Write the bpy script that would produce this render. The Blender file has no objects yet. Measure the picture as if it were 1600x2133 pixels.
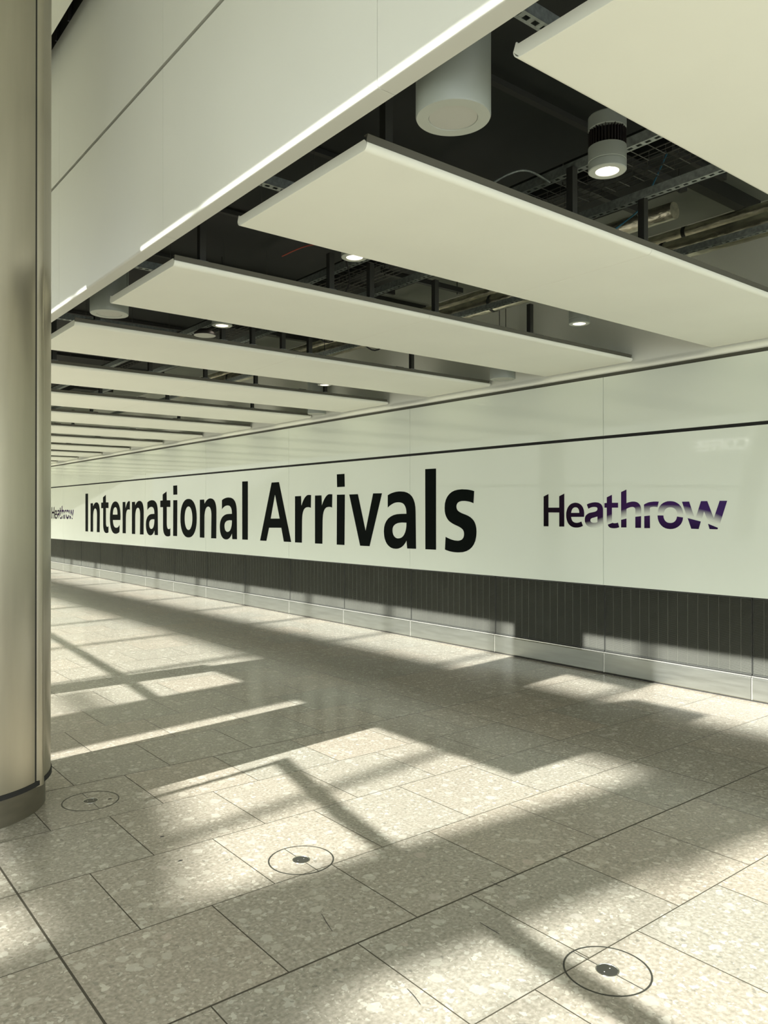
import bpy, bmesh, math, random
from mathutils import Vector, Matrix
random.seed(7)
S = bpy.context.scene
# ---------------------------------------------------------------- camera
cam_d = bpy.data.cameras.new('camera'); cam = bpy.data.objects.new('camera', cam_d)
S.collection.objects.link(cam); S.camera = cam
cam_d.sensor_fit = 'AUTO'; cam_d.sensor_width = 36.0
cam_d.lens = 36.0 * 1622.0 / 2133.0
cam_d.clip_start = 0.05; cam_d.clip_end = 300
cam.location = (0, 0, 1.6)
cam.rotation_euler = (math.radians(90.15), 0, -math.radians(38.64))
# ---------------------------------------------------------------- sky, sun, exposure
SUN_SLOPE, SUN_AZ = 0.56, 0.125        # rise per metre of X, drift in Y per metre of X
W = bpy.data.worlds.new('sky'); S.world = W; W.use_nodes = True
W.node_tree.nodes['Background'].inputs[0].default_value = (0.93, 0.98, 1.0, 1)
W.node_tree.nodes['Background'].inputs[1].default_value = 1.45
sd = bpy.data.lights.new('sun', 'SUN'); so = bpy.data.objects.new('sun', sd); S.collection.objects.link(so)
sd.energy = 10.0; sd.angle = math.radians(0.55); sd.color = (1.0, 0.995, 0.975)
so.rotation_euler = Vector((1, SUN_AZ, -SUN_SLOPE)).to_track_quat('-Z', 'Y').to_euler()
so.location = (-20, 0, 15)
S.view_settings.view_transform = 'Standard'; S.view_settings.look = 'None'
S.view_settings.gamma = 1.0; S.view_settings.use_curve_mapping = False
S.view_settings.exposure = 1.08

# ---------------------------------------------------------------- materials
def mat(name, col, rough=0.5, metal=0.0, spec=0.5, emit=None, es=0.0, coat=0.0):
    m = bpy.data.materials.new(name); m.use_nodes = True
    b = m.node_tree.nodes['Principled BSDF']
    b.inputs['Base Color'].default_value = (*col, 1); b.inputs['Roughness'].default_value = rough
    b.inputs['Metallic'].default_value = metal; b.inputs['Specular IOR Level'].default_value = spec
    if coat: b.inputs['Coat Weight'].default_value = coat; b.inputs['Coat Roughness'].default_value = 0.03
    if emit: b.inputs['Emission Color'].default_value = (*emit, 1); b.inputs['Emission Strength'].default_value = es
    return m
def nd(m, t, **k):
    n = m.node_tree.nodes.new(t)
    for a, v in k.items(): setattr(n, a, v)
    return n
def lk(m, a, b): m.node_tree.links.new(a, b)
def noisy(m, scale=3.0, amt=0.06, detail=3, stretch=(1, 1, 1), bump=0.0, rough_amt=0.0):
    """multiply the base colour by a soft noise; optional bump"""
    b = m.node_tree.nodes['Principled BSDF']; c = b.inputs['Base Color'].default_value[:]
    tc = nd(m, 'ShaderNodeTexCoord'); mp = nd(m, 'ShaderNodeMapping'); mp.inputs['Scale'].default_value = stretch
    n = nd(m, 'ShaderNodeTexNoise'); n.inputs['Scale'].default_value = scale; n.inputs['Detail'].default_value = detail
    lk(m, tc.outputs['Object'], mp.inputs[0]); lk(m, mp.outputs[0], n.inputs['Vector'])
    r = nd(m, 'ShaderNodeMapRange'); r.inputs[1].default_value = 0.3; r.inputs[2].default_value = 0.7
    r.inputs[3].default_value = 1 - amt; r.inputs[4].default_value = 1 + amt
    lk(m, n.outputs[0], r.inputs[0])
    v = nd(m, 'ShaderNodeVectorMath', operation='SCALE'); v.inputs[0].default_value = c[:3]
    lk(m, r.outputs[0], v.inputs['Scale']); lk(m, v.outputs[0], b.inputs['Base Color'])
    if bump:
        bp = nd(m, 'ShaderNodeBump'); bp.inputs['Strength'].default_value = bump; bp.inputs['Distance'].default_value = 0.01
        lk(m, n.outputs[0], bp.inputs['Height']); lk(m, bp.outputs[0], b.inputs['Normal'])
    if rough_amt:
        q = nd(m, 'ShaderNodeMapRange'); ro = b.inputs['Roughness'].default_value
        q.inputs[3].default_value = ro - rough_amt; q.inputs[4].default_value = ro + rough_amt
        lk(m, n.outputs[0], q.inputs[0]); lk(m, q.outputs[0], b.inputs['Roughness'])
    return m
M = {}
M['white'] = noisy(mat('white_powder_coat', (0.91, 0.93, 0.815), 0.42, spec=0.35), 1.5, 0.02)
M['fascia'] = noisy(mat('bulkhead_paint', (0.60, 0.61, 0.54), 0.34, spec=0.45), 1.2, 0.02)
M['wallpaint'] = noisy(mat('upper_wall_paint', (0.70, 0.70, 0.62), 0.5), 2, 0.02)
M['trim'] = mat('dark_trim', (0.085, 0.083, 0.06), 0.5)
M['gap'] = mat('joint_black', (0.012, 0.012, 0.010), 0.7)
M['glass'] = noisy(mat('back_painted_glass', (0.77, 0.825, 0.715), 0.035, spec=0.5), 0.7, 0.015)
M['ink'] = mat('black_vinyl', (0.004, 0.006, 0.005), 0.6, spec=0.03)
M['steel'] = noisy(mat('brushed_stainless', (0.53, 0.495, 0.40), 0.33, metal=1.0), 3, 0.05, 4, (5, 5, 0.5), rough_amt=0.06)
M['skirt'] = noisy(mat('stainless_skirting', (0.34, 0.35, 0.315), 0.36, metal=1.0), 5, 0.05, 5, (1, 0.6, 6), rough_amt=0.05)
M['colskirt'] = noisy(mat('column_skirting_steel', (0.24, 0.22, 0.17), 0.40, metal=0.9), 5, 0.12, 5, (1, 1, 4), rough_amt=0.1)
M['bead'] = mat('bright_bead', (0.80, 0.80, 0.74), 0.25, metal=0.9)
M['slat'] = noisy(mat('grille_slat_metal', (0.22, 0.225, 0.19), 0.42, metal=0.75), 2, 0.08)
M['grilleback'] = mat('grille_void', (0.014, 0.014, 0.012), 0.8)
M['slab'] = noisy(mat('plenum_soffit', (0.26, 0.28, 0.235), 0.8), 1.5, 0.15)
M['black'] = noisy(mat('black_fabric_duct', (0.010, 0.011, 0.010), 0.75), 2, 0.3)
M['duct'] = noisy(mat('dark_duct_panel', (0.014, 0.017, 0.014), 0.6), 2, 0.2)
M['galv'] = noisy(mat('galvanised_steel', (0.34, 0.38, 0.35), 0.5, metal=0.5), 40, 0.25, 2)
M['post'] = mat('dark_hanger_steel', (0.045, 0.047, 0.04), 0.5, metal=0.3)
M['foil'] = noisy(mat('foil_lagging', (0.72, 0.69, 0.56), 0.30, metal=0.95), 22, 0.25, 6, (1, 0.5, 1), bump=0.9)
M['wire'] = mat('wire_steel', (0.16, 0.16, 0.14), 0.4, metal=0.6)
M['bluecable'] = mat('blue_cable', (0.03, 0.14, 0.20), 0.5)
M['lampbody'] = mat('lamp_grey_paint', (0.28, 0.31, 0.27), 0.38)
M['lamprim'] = mat('lamp_rim_paint', (0.40, 0.43, 0.37), 0.4)
M['lampoff'] = mat('lamp_diffuser_unlit', (0.42, 0.43, 0.375), 0.5)
M['lampon'] = mat('lamp_lens_lit', (0.9, 0.85, 0.75), 0.3, emit=(1.0, 0.93, 0.80), es=2.2)
M['reflector'] = mat('lamp_reflector', (0.9, 0.85, 0.78), 0.25, metal=0.9, emit=(1.0, 0.86, 0.70), es=0.9)
M['heatsink'] = mat('lamp_heatsink', (0.02, 0.016, 0.014), 0.45)
M['red'] = mat('red_band', (0.25, 0.04, 0.02), 0.5)
M['facade'] = noisy(mat('unseen_facade_cladding', (0.55, 0.56, 0.52), 0.5), 1, 0.04)
M['capdark'] = mat('floor_cap_metal', (0.06, 0.06, 0.05), 0.35, metal=0.6)
M['ring'] = mat('floor_ring_metal', (0.05, 0.05, 0.04), 0.4, metal=0.5)
M['chrome'] = mat('chrome', (0.75, 0.75, 0.7), 0.15, metal=1)
M['coffee'] = mat('sign_letter_lit', (0.9, 0.9, 0.85), 0.5, emit=(1, 0.98, 0.9), es=1.5)

def terrazzo():
    m = mat('terrazzo_tiles', (0.3, 0.3, 0.25), 0.2, spec=0.5)
    b = m.node_tree.nodes['Principled BSDF']
    tc = nd(m, 'ShaderNodeTexCoord')
    # slightly warped coordinates keep the stone chips irregular
    nz = nd(m, 'ShaderNodeTexNoise'); nz.inputs['Scale'].default_value = 34; nz.inputs['Detail'].default_value = 5
    lk(m, tc.outputs['Object'], nz.inputs['Vector'])
    sc = nd(m, 'ShaderNodeVectorMath', operation='SCALE'); sc.inputs['Scale'].default_value = 0.045
    lk(m, nz.outputs['Color'], sc.inputs[0])
    ad = nd(m, 'ShaderNodeVectorMath', operation='ADD'); lk(m, tc.outputs['Object'], ad.inputs[0]); lk(m, sc.outputs[0], ad.inputs[1])
    base = nd(m, 'ShaderNodeTexNoise'); base.inputs['Scale'].default_value = 60; base.inputs['Detail'].default_value = 6
    lk(m, tc.outputs['Object'], base.inputs['Vector'])
    cr = nd(m, 'ShaderNodeValToRGB'); e = cr.color_ramp.elements
    e[0].position = 0.30; e[0].color = (0.185, 0.172, 0.134, 1); e[1].position = 0.72; e[1].color = (0.325, 0.306, 0.248, 1)
    lk(m, base.outputs[0], cr.inputs[0]); cur = cr.outputs[0]
    # chips: cells whose random number passes a threshold and whose distance to the cell centre is small
    for scale, th, rad, colA, colB, wt in ((15, 0.82, 0.42, (0.39, 0.385, 0.32), (0.31, 0.30, 0.24), 0.70),
                                           (30, 0.76, 0.40, (0.46, 0.45, 0.37), (0.31, 0.31, 0.26), 0.70),
                                           (70, 0.66, 0.40, (0.46, 0.45, 0.37), (0.24, 0.24, 0.19), 0.60),
                                           (38, 0.94, 0.34, (0.11, 0.11, 0.09), (0.15, 0.14, 0.115), 0.55),
                                           (9, 0.95, 0.30, (0.36, 0.32, 0.265), (0.37, 0.37, 0.32), 0.55)):
        v = nd(m, 'ShaderNodeTexVoronoi', feature='F1'); v.inputs['Scale'].default_value = scale
        v.voronoi_dimensions = '2D'
        off = nd(m, 'ShaderNodeVectorMath', operation='ADD'); off.inputs[1].default_value = (scale * 0.37, scale * 0.11, 0)
        lk(m, ad.outputs[0], off.inputs[0]); lk(m, off.outputs[0], v.inputs['Vector'])
        sp = nd(m, 'ShaderNodeSeparateColor'); lk(m, v.outputs['Color'], sp.inputs[0])
        g = nd(m, 'ShaderNodeMath', operation='GREATER_THAN'); g.inputs[1].default_value = th; lk(m, sp.outputs[0], g.inputs[0])
        # chip radius varies per cell
        rr = nd(m, 'ShaderNodeMapRange'); rr.inputs[3].default_value = rad * 0.45; rr.inputs[4].default_value = rad * 1.1
        lk(m, sp.outputs[1], rr.inputs[0])
        d = nd(m, 'ShaderNodeMath', operation='SUBTRACT'); lk(m, rr.outputs[0], d.inputs[0]); lk(m, v.outputs['Distance'], d.inputs[1])
        s2 = nd(m, 'ShaderNodeMapRange'); s2.inputs[1].default_value = 0.0; s2.inputs[2].default_value = 0.05
        lk(m, d.outputs[0], s2.inputs[0])
        mu = nd(m, 'ShaderNodeMath', operation='MULTIPLY'); lk(m, g.outputs[0], mu.inputs[0]); lk(m, s2.outputs[0], mu.inputs[1])
        m8 = nd(m, 'ShaderNodeMath', operation='MULTIPLY'); lk(m, mu.outputs[0], m8.inputs[0]); m8.inputs[1].default_value = wt
        cc = nd(m, 'ShaderNodeMix', data_type='RGBA'); cc.inputs[6].default_value = (*colA, 1); cc.inputs[7].default_value = (*colB, 1)
        lk(m, sp.outputs[2], cc.inputs[0])
        mx = nd(m, 'ShaderNodeMix', data_type='RGBA'); lk(m, m8.outputs[0], mx.inputs[0]); lk(m, cur, mx.inputs[6]); lk(m, cc.outputs[2], mx.inputs[7])
        cur = mx.outputs[2]
    # 595 x 598 mm running-bond joints
    mp = nd(m, 'ShaderNodeMapping'); mp.inputs['Location'].default_value = (-1.74 + 0.5945 * 4 + 0.002, -1.735 + 0.5985 * 3 + 0.002, 0)
    lk(m, tc.outputs['Object'], mp.inputs[0])
    br = nd(m, 'ShaderNodeTexBrick'); br.offset = 0.5; br.offset_frequency = 2; br.squash = 1.0
    for k, v in (('Scale', 1.0), ('Mortar Size', 0.0026), ('Mortar Smooth', 0.0), ('Bias', 0.0), ('Brick Width', 0.5945), ('Row Height', 0.5985)):
        br.inputs[k].default_value = v
    br.inputs['Color1'].default_value = (0.94, 0.95, 0.95, 1); br.inputs['Color2'].default_value = (1.07, 1.02, 0.99, 1)
    br.inputs['Mortar'].default_value = (1, 1, 1, 1)
    lk(m, mp.outputs[0], br.inputs['Vector'])
    tint = nd(m, 'ShaderNodeVectorMath', operation='MULTIPLY'); lk(m, cur, tint.inputs[0]); lk(m, br.outputs['Color'], tint.inputs[1])
    # wider movement joints every six tiles
    sx = nd(m, 'ShaderNodeSeparateXYZ'); lk(m, tc.outputs['Object'], sx.inputs[0])
    def line(axis, at, half):
        a = nd(m, 'ShaderNodeMath', operation='SUBTRACT'); lk(m, sx.outputs[axis], a.inputs[0]); a.inputs[1].default_value = at
        c = nd(m, 'ShaderNodeMath', operation='ABSOLUTE'); lk(m, a.outputs[0], c.inputs[0])
        l = nd(m, 'ShaderNodeMath', operation='LESS_THAN'); lk(m, c.outputs[0], l.inputs[0]); l.inputs[1].default_value = half
        return l.outputs[0]
    fac = br.outputs['Fac']
    for ax, at, h in ((0, 0.845, 0.0045), (0, 4.411, 0.0032), (1, 4.728, 0.003), (1, 2.335, 0.0026), (0, -2.72, 0.004), (1, 8.32, 0.003)):
        mxm = nd(m, 'ShaderNodeMath', operation='MAXIMUM'); lk(m, fac, mxm.inputs[0]); lk(m, line(ax, at, h), mxm.inputs[1]); fac = mxm.outputs[0]
    jm = nd(m, 'ShaderNodeMix', data_type='RGBA'); lk(m, fac, jm.inputs[0]); lk(m, tint.outputs[0], jm.inputs[6]); jm.inputs[7].default_value = (0.035, 0.030, 0.016, 1)
    lk(m, jm.outputs[2], b.inputs['Base Color'])
    rn = nd(m, 'ShaderNodeTexNoise'); rn.inputs['Scale'].default_value = 2.2; rn.inputs['Detail'].default_value = 4
    lk(m, tc.outputs['Object'], rn.inputs['Vector'])
    r2 = nd(m, 'ShaderNodeMapRange'); r2.inputs[3].default_value = 0.13; r2.inputs[4].default_value = 0.24; lk(m, rn.outputs[0], r2.inputs[0])
    r3 = nd(m, 'ShaderNodeMath', operation='MAXIMUM'); lk(m, r2.outputs[0], r3.inputs[0]); 
    r4 = nd(m, 'ShaderNodeMath', operation='MULTIPLY'); lk(m, fac, r4.inputs[0]); r4.inputs[1].default_value = 0.8
    lk(m, r4.outputs[0], r3.inputs[1]); lk(m, r3.outputs[0], b.inputs['Roughness'])
    return m
M['floor'] = terrazzo()

def logo_mat(name, fade):
    """purple vinyl, darker to the left and towards the foot; the fading pieces dissolve towards the swoosh"""
    m = mat(name, (0.05, 0.02, 0.09), 0.55, spec=0.04); b = m.node_tree.nodes['Principled BSDF']
    tc = nd(m, 'ShaderNodeTexCoord'); sx = nd(m, 'ShaderNodeSeparateXYZ'); lk(m, tc.outputs['Object'], sx.inputs[0])
    # object space: x = metres from the logo's left, y = metres above its baseline
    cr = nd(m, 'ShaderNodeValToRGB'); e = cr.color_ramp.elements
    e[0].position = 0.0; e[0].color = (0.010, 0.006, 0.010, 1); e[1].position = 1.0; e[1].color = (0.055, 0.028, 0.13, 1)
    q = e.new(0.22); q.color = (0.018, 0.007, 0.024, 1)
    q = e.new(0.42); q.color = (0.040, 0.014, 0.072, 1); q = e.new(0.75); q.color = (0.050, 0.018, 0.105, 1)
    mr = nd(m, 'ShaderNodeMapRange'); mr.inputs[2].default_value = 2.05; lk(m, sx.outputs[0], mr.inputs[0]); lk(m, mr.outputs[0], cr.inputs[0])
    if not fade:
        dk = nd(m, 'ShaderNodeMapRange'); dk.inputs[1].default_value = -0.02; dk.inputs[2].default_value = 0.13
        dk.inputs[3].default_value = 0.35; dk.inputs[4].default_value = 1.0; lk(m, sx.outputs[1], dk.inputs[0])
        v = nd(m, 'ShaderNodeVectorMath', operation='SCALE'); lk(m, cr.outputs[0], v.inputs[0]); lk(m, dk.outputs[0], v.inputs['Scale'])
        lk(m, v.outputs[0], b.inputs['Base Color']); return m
    fc = nd(m, 'ShaderNodeFloatCurve'); pts = [(471,-31),(642,-4),(758,31),(836,53),(974,98),(1162,133),(1368,145),(1571,141),(1731,117),(1902,80),(1980,51),(2045,20)]
    c = fc.mapping.curves[0]
    P = [(x / 2050.0, (y + 100) / 300.0) for x, y in pts]
    c.points[0].location = (0, 0.0); c.points[1].location = P[-1]
    for p in P[:-1]: c.points.new(*p)
    fc.mapping.update(); lk(m, mr.outputs[0], fc.inputs['Value'])
    hh = nd(m, 'ShaderNodeMath', operation='MULTIPLY_ADD'); hh.inputs[1].default_value = 0.3; hh.inputs[2].default_value = -0.1; lk(m, fc.outputs[0], hh.inputs[0])
    df = nd(m, 'ShaderNodeMath', operation='SUBTRACT'); lk(m, sx.outputs[1], df.inputs[0]); lk(m, hh.outputs[0], df.inputs[1])
    al = nd(m, 'ShaderNodeMapRange'); al.inputs[1].default_value = 0.0; al.inputs[2].default_value = 0.075; lk(m, df.outputs[0], al.inputs[0])
    mx = nd(m, 'ShaderNodeMix', data_type='RGBA'); lk(m, al.outputs[0], mx.inputs[0]); mx.inputs[6].default_value = (0.68, 0.72, 0.64, 1); lk(m, cr.outputs[0], mx.inputs[7])
    lk(m, mx.outputs[2], b.inputs['Base Color']); return m
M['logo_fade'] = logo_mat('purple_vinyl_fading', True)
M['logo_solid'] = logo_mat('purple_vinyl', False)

# ---------------------------------------------------------------- mesh helpers
def box(bm, x0, x1, y0, y1, z0, z1):
    v = [bm.verts.new((x, y, z)) for z in (z0, z1) for y in (y0, y1) for x in (x0, x1)]
    for f in ((0, 2, 3, 1), (4, 5, 7, 6), (0, 1, 5, 4), (2, 6, 7, 3), (0, 4, 6, 2), (1, 3, 7, 5)):
        bm.faces.new([v[i] for i in f])
def NB(): return bmesh.new()
def BX(*a):
    bm = NB(); box(bm, *a); return bm
def tube(bm, pts, r, n=8, cap=True):
    pts = [Vector(p) for p in pts]; rings = []
    for i, p in enumerate(pts):
        t = (pts[min(i + 1, len(pts) - 1)] - pts[max(i - 1, 0)]).normalized()
        a = Vector((0, 0, 1)) if abs(t.z) < 0.9 else Vector((1, 0, 0))
        u = t.cross(a).normalized(); w = t.cross(u)
        rr = r[i] if isinstance(r, (list, tuple)) else r
        rings.append([bm.verts.new(p + rr * (math.cos(2 * math.pi * k / n) * u + math.sin(2 * math.pi * k / n) * w)) for k in range(n)])
    for a, b in zip(rings, rings[1:]):
        for k in range(n): bm.faces.new((a[k], a[(k + 1) % n], b[(k + 1) % n], b[k]))
    if cap: bm.faces.new(rings[0]); bm.faces.new(rings[-1][::-1])
def lathe(bm, prof, n=48, c=(0, 0), a0=0.0, a1=2 * math.pi):
    """prof: list of (radius, z); full turn closes on itself"""
    full = abs(a1 - a0 - 2 * math.pi) < 1e-6; rings = []
    for k in range(n if full else n + 1):
        a = a0 + (a1 - a0) * k / n
        rings.append([bm.verts.new((c[0] + r * math.cos(a), c[1] + r * math.sin(a), z)) for r, z in prof])
    m = len(rings)
    for k in range(m if full else m - 1):
        A, B = rings[k], rings[(k + 1) % m]
        for i in range(len(prof) - 1): bm.faces.new((A[i], B[i], B[i + 1], A[i + 1]))
def prism(bm, loop, axis, a, b):
    """extrude a closed 2-D loop along an axis: axis 'x' -> loop is (y,z); 'y' -> (x,z); 'z' -> (x,y)"""
    def P(p, t): return {'x': (t, p[0], p[1]), 'y': (p[0], t, p[1]), 'z': (p[0], p[1], t)}[axis]
    A = [bm.verts.new(P(p, a)) for p in loop]; B = [bm.verts.new(P(p, b)) for p in loop]; n = len(loop)
    for i in range(n): bm.faces.new((A[i], A[(i + 1) % n], B[(i + 1) % n], B[i]))
    bm.faces.new(A[::-1]); bm.faces.new(B)
def obj(name, bm, m, parent=None, smooth=None, bevel=0):
    if bevel: bmesh.ops.bevel(bm, geom=bm.edges[:], offset=bevel, segments=2, affect='EDGES', profile=0.7)
    bmesh.ops.recalc_face_normals(bm, faces=bm.faces[:])
    me = bpy.data.meshes.new(name); bm.to_mesh(me); bm.free()
    if m: me.materials.append(m)
    if smooth is not None:
        for p in me.polygons: p.use_smooth = True
        try: me.set_sharp_from_angle(angle=math.radians(smooth))
        except Exception: pass
    o = bpy.data.objects.new(name, me); S.collection.objects.link(o)
    if parent: o.parent = parent
    return o
def thing(name, label, cat, loc=(0, 0, 0), group=None, rz=0):
    o = bpy.data.objects.new(name, None); S.collection.objects.link(o); o.empty_display_size = 0.1
    o.location = loc; o.rotation_euler = (0, 0, rz); tag(o, label, cat, group); return o
def tag(o, label, cat, group=None):
    o['label'] = label; o['category'] = cat
    if group: o['group'] = group
    return o
def struct(name, bm, m, parent=None, smooth=None):
    o = obj(name, bm, m, parent, smooth)
    if not parent: o['kind'] = 'structure'
    return o
def copy_tree(o, parent=None):
    c = o.copy(); S.collection.objects.link(c)
    if parent: c.parent = parent
    for ch in list(o.children): copy_tree(ch, c)
    return c
ORD = ['first', 'second', 'third', 'fourth', 'fifth', 'sixth', 'seventh', 'eighth', 'ninth', 'tenth', 'eleventh', 'twelfth',
       'thirteenth', 'fourteenth', 'fifteenth', 'sixteenth', 'seventeenth', 'eighteenth', 'nineteenth', 'twentieth']

# letter outlines, millimetres from each letter's left edge and the baseline
GLYPHS={
'I':[[(0,979),(206,980),(208,-3),(3,-2)]],
'n':[[(0,725),(185,728),(203,646),(228,668),(254,688),(282,705),(312,719),(344,731),(379,739),(416,744),(457,745),(511,740),(558,729),(600,710),(635,683),(662,648),(683,605),(696,552),(700,490),(693,-4),(483,-6),(495,412),(493,455),(486,492),(474,523),(459,547),(439,566),(415,580),(388,588),(356,591),(321,587),(290,576),(263,557),(241,533),(224,503),(211,468),(202,430),(198,388),(196,-3),(1,-2)]],
't':[[(126,862),(325,921),(335,737),(518,734),(518,596),(335,598),(336,257),(337,230),(342,207),(349,186),(361,168),(375,154),(394,144),(416,138),(443,136),(454,137),(464,138),(474,140),(483,142),(492,145),(501,149),(510,153),(519,157),(519,7),(505,2),(491,-3),(476,-7),(460,-10),(443,-13),(424,-15),(404,-16),(382,-17),(323,-13),(274,-3),(232,15),(199,40),(174,70),(157,106),(146,147),(143,192),(142,594),(0,595),(0,733),(126,736)]],
'e':[[(703,309),(202,306),(210,263),(225,226),(245,194),(272,168),(305,148),(344,133),(388,125),(438,123),(474,125),(506,129),(536,135),(563,144),(588,155),(612,167),(634,181),(657,197),(645,34),(619,21),(589,10),(558,1),(524,-7),(489,-13),(453,-17),(416,-20),(378,-21),(298,-17),(225,1),(161,31),(106,73),(61,127),(28,193),(7,269),(0,357),(7,445),(27,524),(60,592),(104,649),(159,694),(224,727),(296,746),(376,752),(454,744),(522,724),(580,691),(628,648),(666,595),(693,534),(709,464),(715,388)],[(202,436),(517,436),(515,474),(508,509),(497,539),(481,565),(462,585),(438,600),(409,610),(376,613),(338,610),(303,601),(273,586),(248,566),(228,540),(214,510),(205,475),(202,436)]],
'r':[[(0,732),(176,732),(186,577),(203,607),(224,638),(247,667),(272,693),(299,715),(328,732),(358,743),(390,746),(461,742),(455,545),(441,549),(427,552),(413,554),(398,556),(383,556),(367,556),(350,555),(333,554),(306,548),(282,537),(260,521),(242,499),(227,472),(216,439),(209,400),(205,354),(200,2),(0,1)]],
'a':[[(84,704),(119,717),(153,727),(188,735),(222,741),(256,746),(290,748),(323,750),(357,749),(429,744),(491,730),(542,708),(584,679),(615,641),(638,595),(651,542),(656,479),(665,1),(489,-1),(474,103),(457,78),(436,57),(413,37),(387,21),(359,7),(328,-3),(295,-10),(259,-13),(203,-11),(152,-1),(108,18),(70,44),(40,78),(18,118),(5,165),(0,217),(6,269),(24,316),(54,356),(94,390),(146,416),(207,436),(277,448),(357,452),(474,454),(472,487),(466,516),(454,542),(438,564),(416,582),(388,595),(353,603),(312,606),(279,605),(247,602),(217,596),(188,587),(160,577),(133,565),(108,552),(84,537)],[(474,336),(386,338),(339,335),(298,330),(264,321),(235,309),(213,295),(197,277),(187,257),(184,235),(186,212),(192,191),(202,172),(216,156),(233,143),(254,134),(278,128),(305,127),(344,131),(378,142),(407,160),(431,184),(450,214),(464,249),(472,290),(474,336)]],
'i':[[(5,734),(204,733),(195,1),(0,1)],[(2,1033),(195,1033),(202,846),(9,845)]],
'o':[[(754,370),(749,290),(735,225),(711,166),(677,115),(636,71),(586,36),(529,10),(464,-7),(385,-14),(305,-11),(238,3),(179,27),(127,61),(83,105),(47,157),(21,217),(5,284),(0,366),(5,449),(21,517),(46,577),(82,629),(126,673),(178,707),(237,732),(304,746),(384,750),(463,744),(528,728),(585,702),(635,667),(677,624),(710,572),(734,514),(749,449)],[(560,368),(558,324),(550,285),(538,248),(520,216),(499,188),(474,165),(446,149),(416,138),(382,134),(348,137),(317,147),(288,163),(263,185),(241,212),(223,245),(210,282),(202,322),(200,366),(202,410),(210,451),(223,487),(240,520),(262,548),(288,570),(316,587),(347,597),(381,600),(415,596),(446,586),(474,569),(499,547),(520,519),(537,487),(550,451),(557,411)]],
'l':[[(0,1022),(203,1020),(203,3),(3,2)]],
'A':[[(381,971),(617,972),(992,4),(768,4),(690,227),(299,222),(210,1),(0,1)],[(490,770),(640,376),(351,374)]],
'v':[[(0,731),(208,732),(388,215),(560,735),(757,733),(480,3),(262,3)]],
's':[[(511,722),(488,728),(465,733),(442,737),(418,741),(392,744),(365,746),(336,747),(304,749),(238,746),(178,737),(126,720),(82,695),(47,663),(21,625),(5,579),(0,527),(3,485),(12,449),(27,419),(47,393),(72,370),(103,351),(139,335),(179,320),(219,308),(252,297),(280,286),(303,274),(320,262),(332,247),(339,230),(341,209),(339,191),(334,174),(325,161),(313,149),(298,140),(278,133),(256,128),(229,126),(205,127),(180,128),(154,132),(127,137),(100,143),(72,151),(45,159),(17,169),(6,11),(33,4),(61,-2),(90,-7),(120,-11),(151,-14),(184,-15),(218,-16),(254,-15),(321,-9),(379,5),(429,26),(471,54),(505,90),(529,132),(544,182),(549,239),(546,280),(537,316),(523,346),(503,372),(477,394),(446,413),(409,429),(366,443),(331,452),(300,461),(273,471),(250,481),(232,492),(219,505),(211,521),(208,539),(210,556),(217,570),(227,582),(241,592),(258,599),(279,604),(302,607),(329,607),(352,607),(374,605),(395,603),(417,600),(438,596),(458,591),(479,585),(499,578)]],
}
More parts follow.
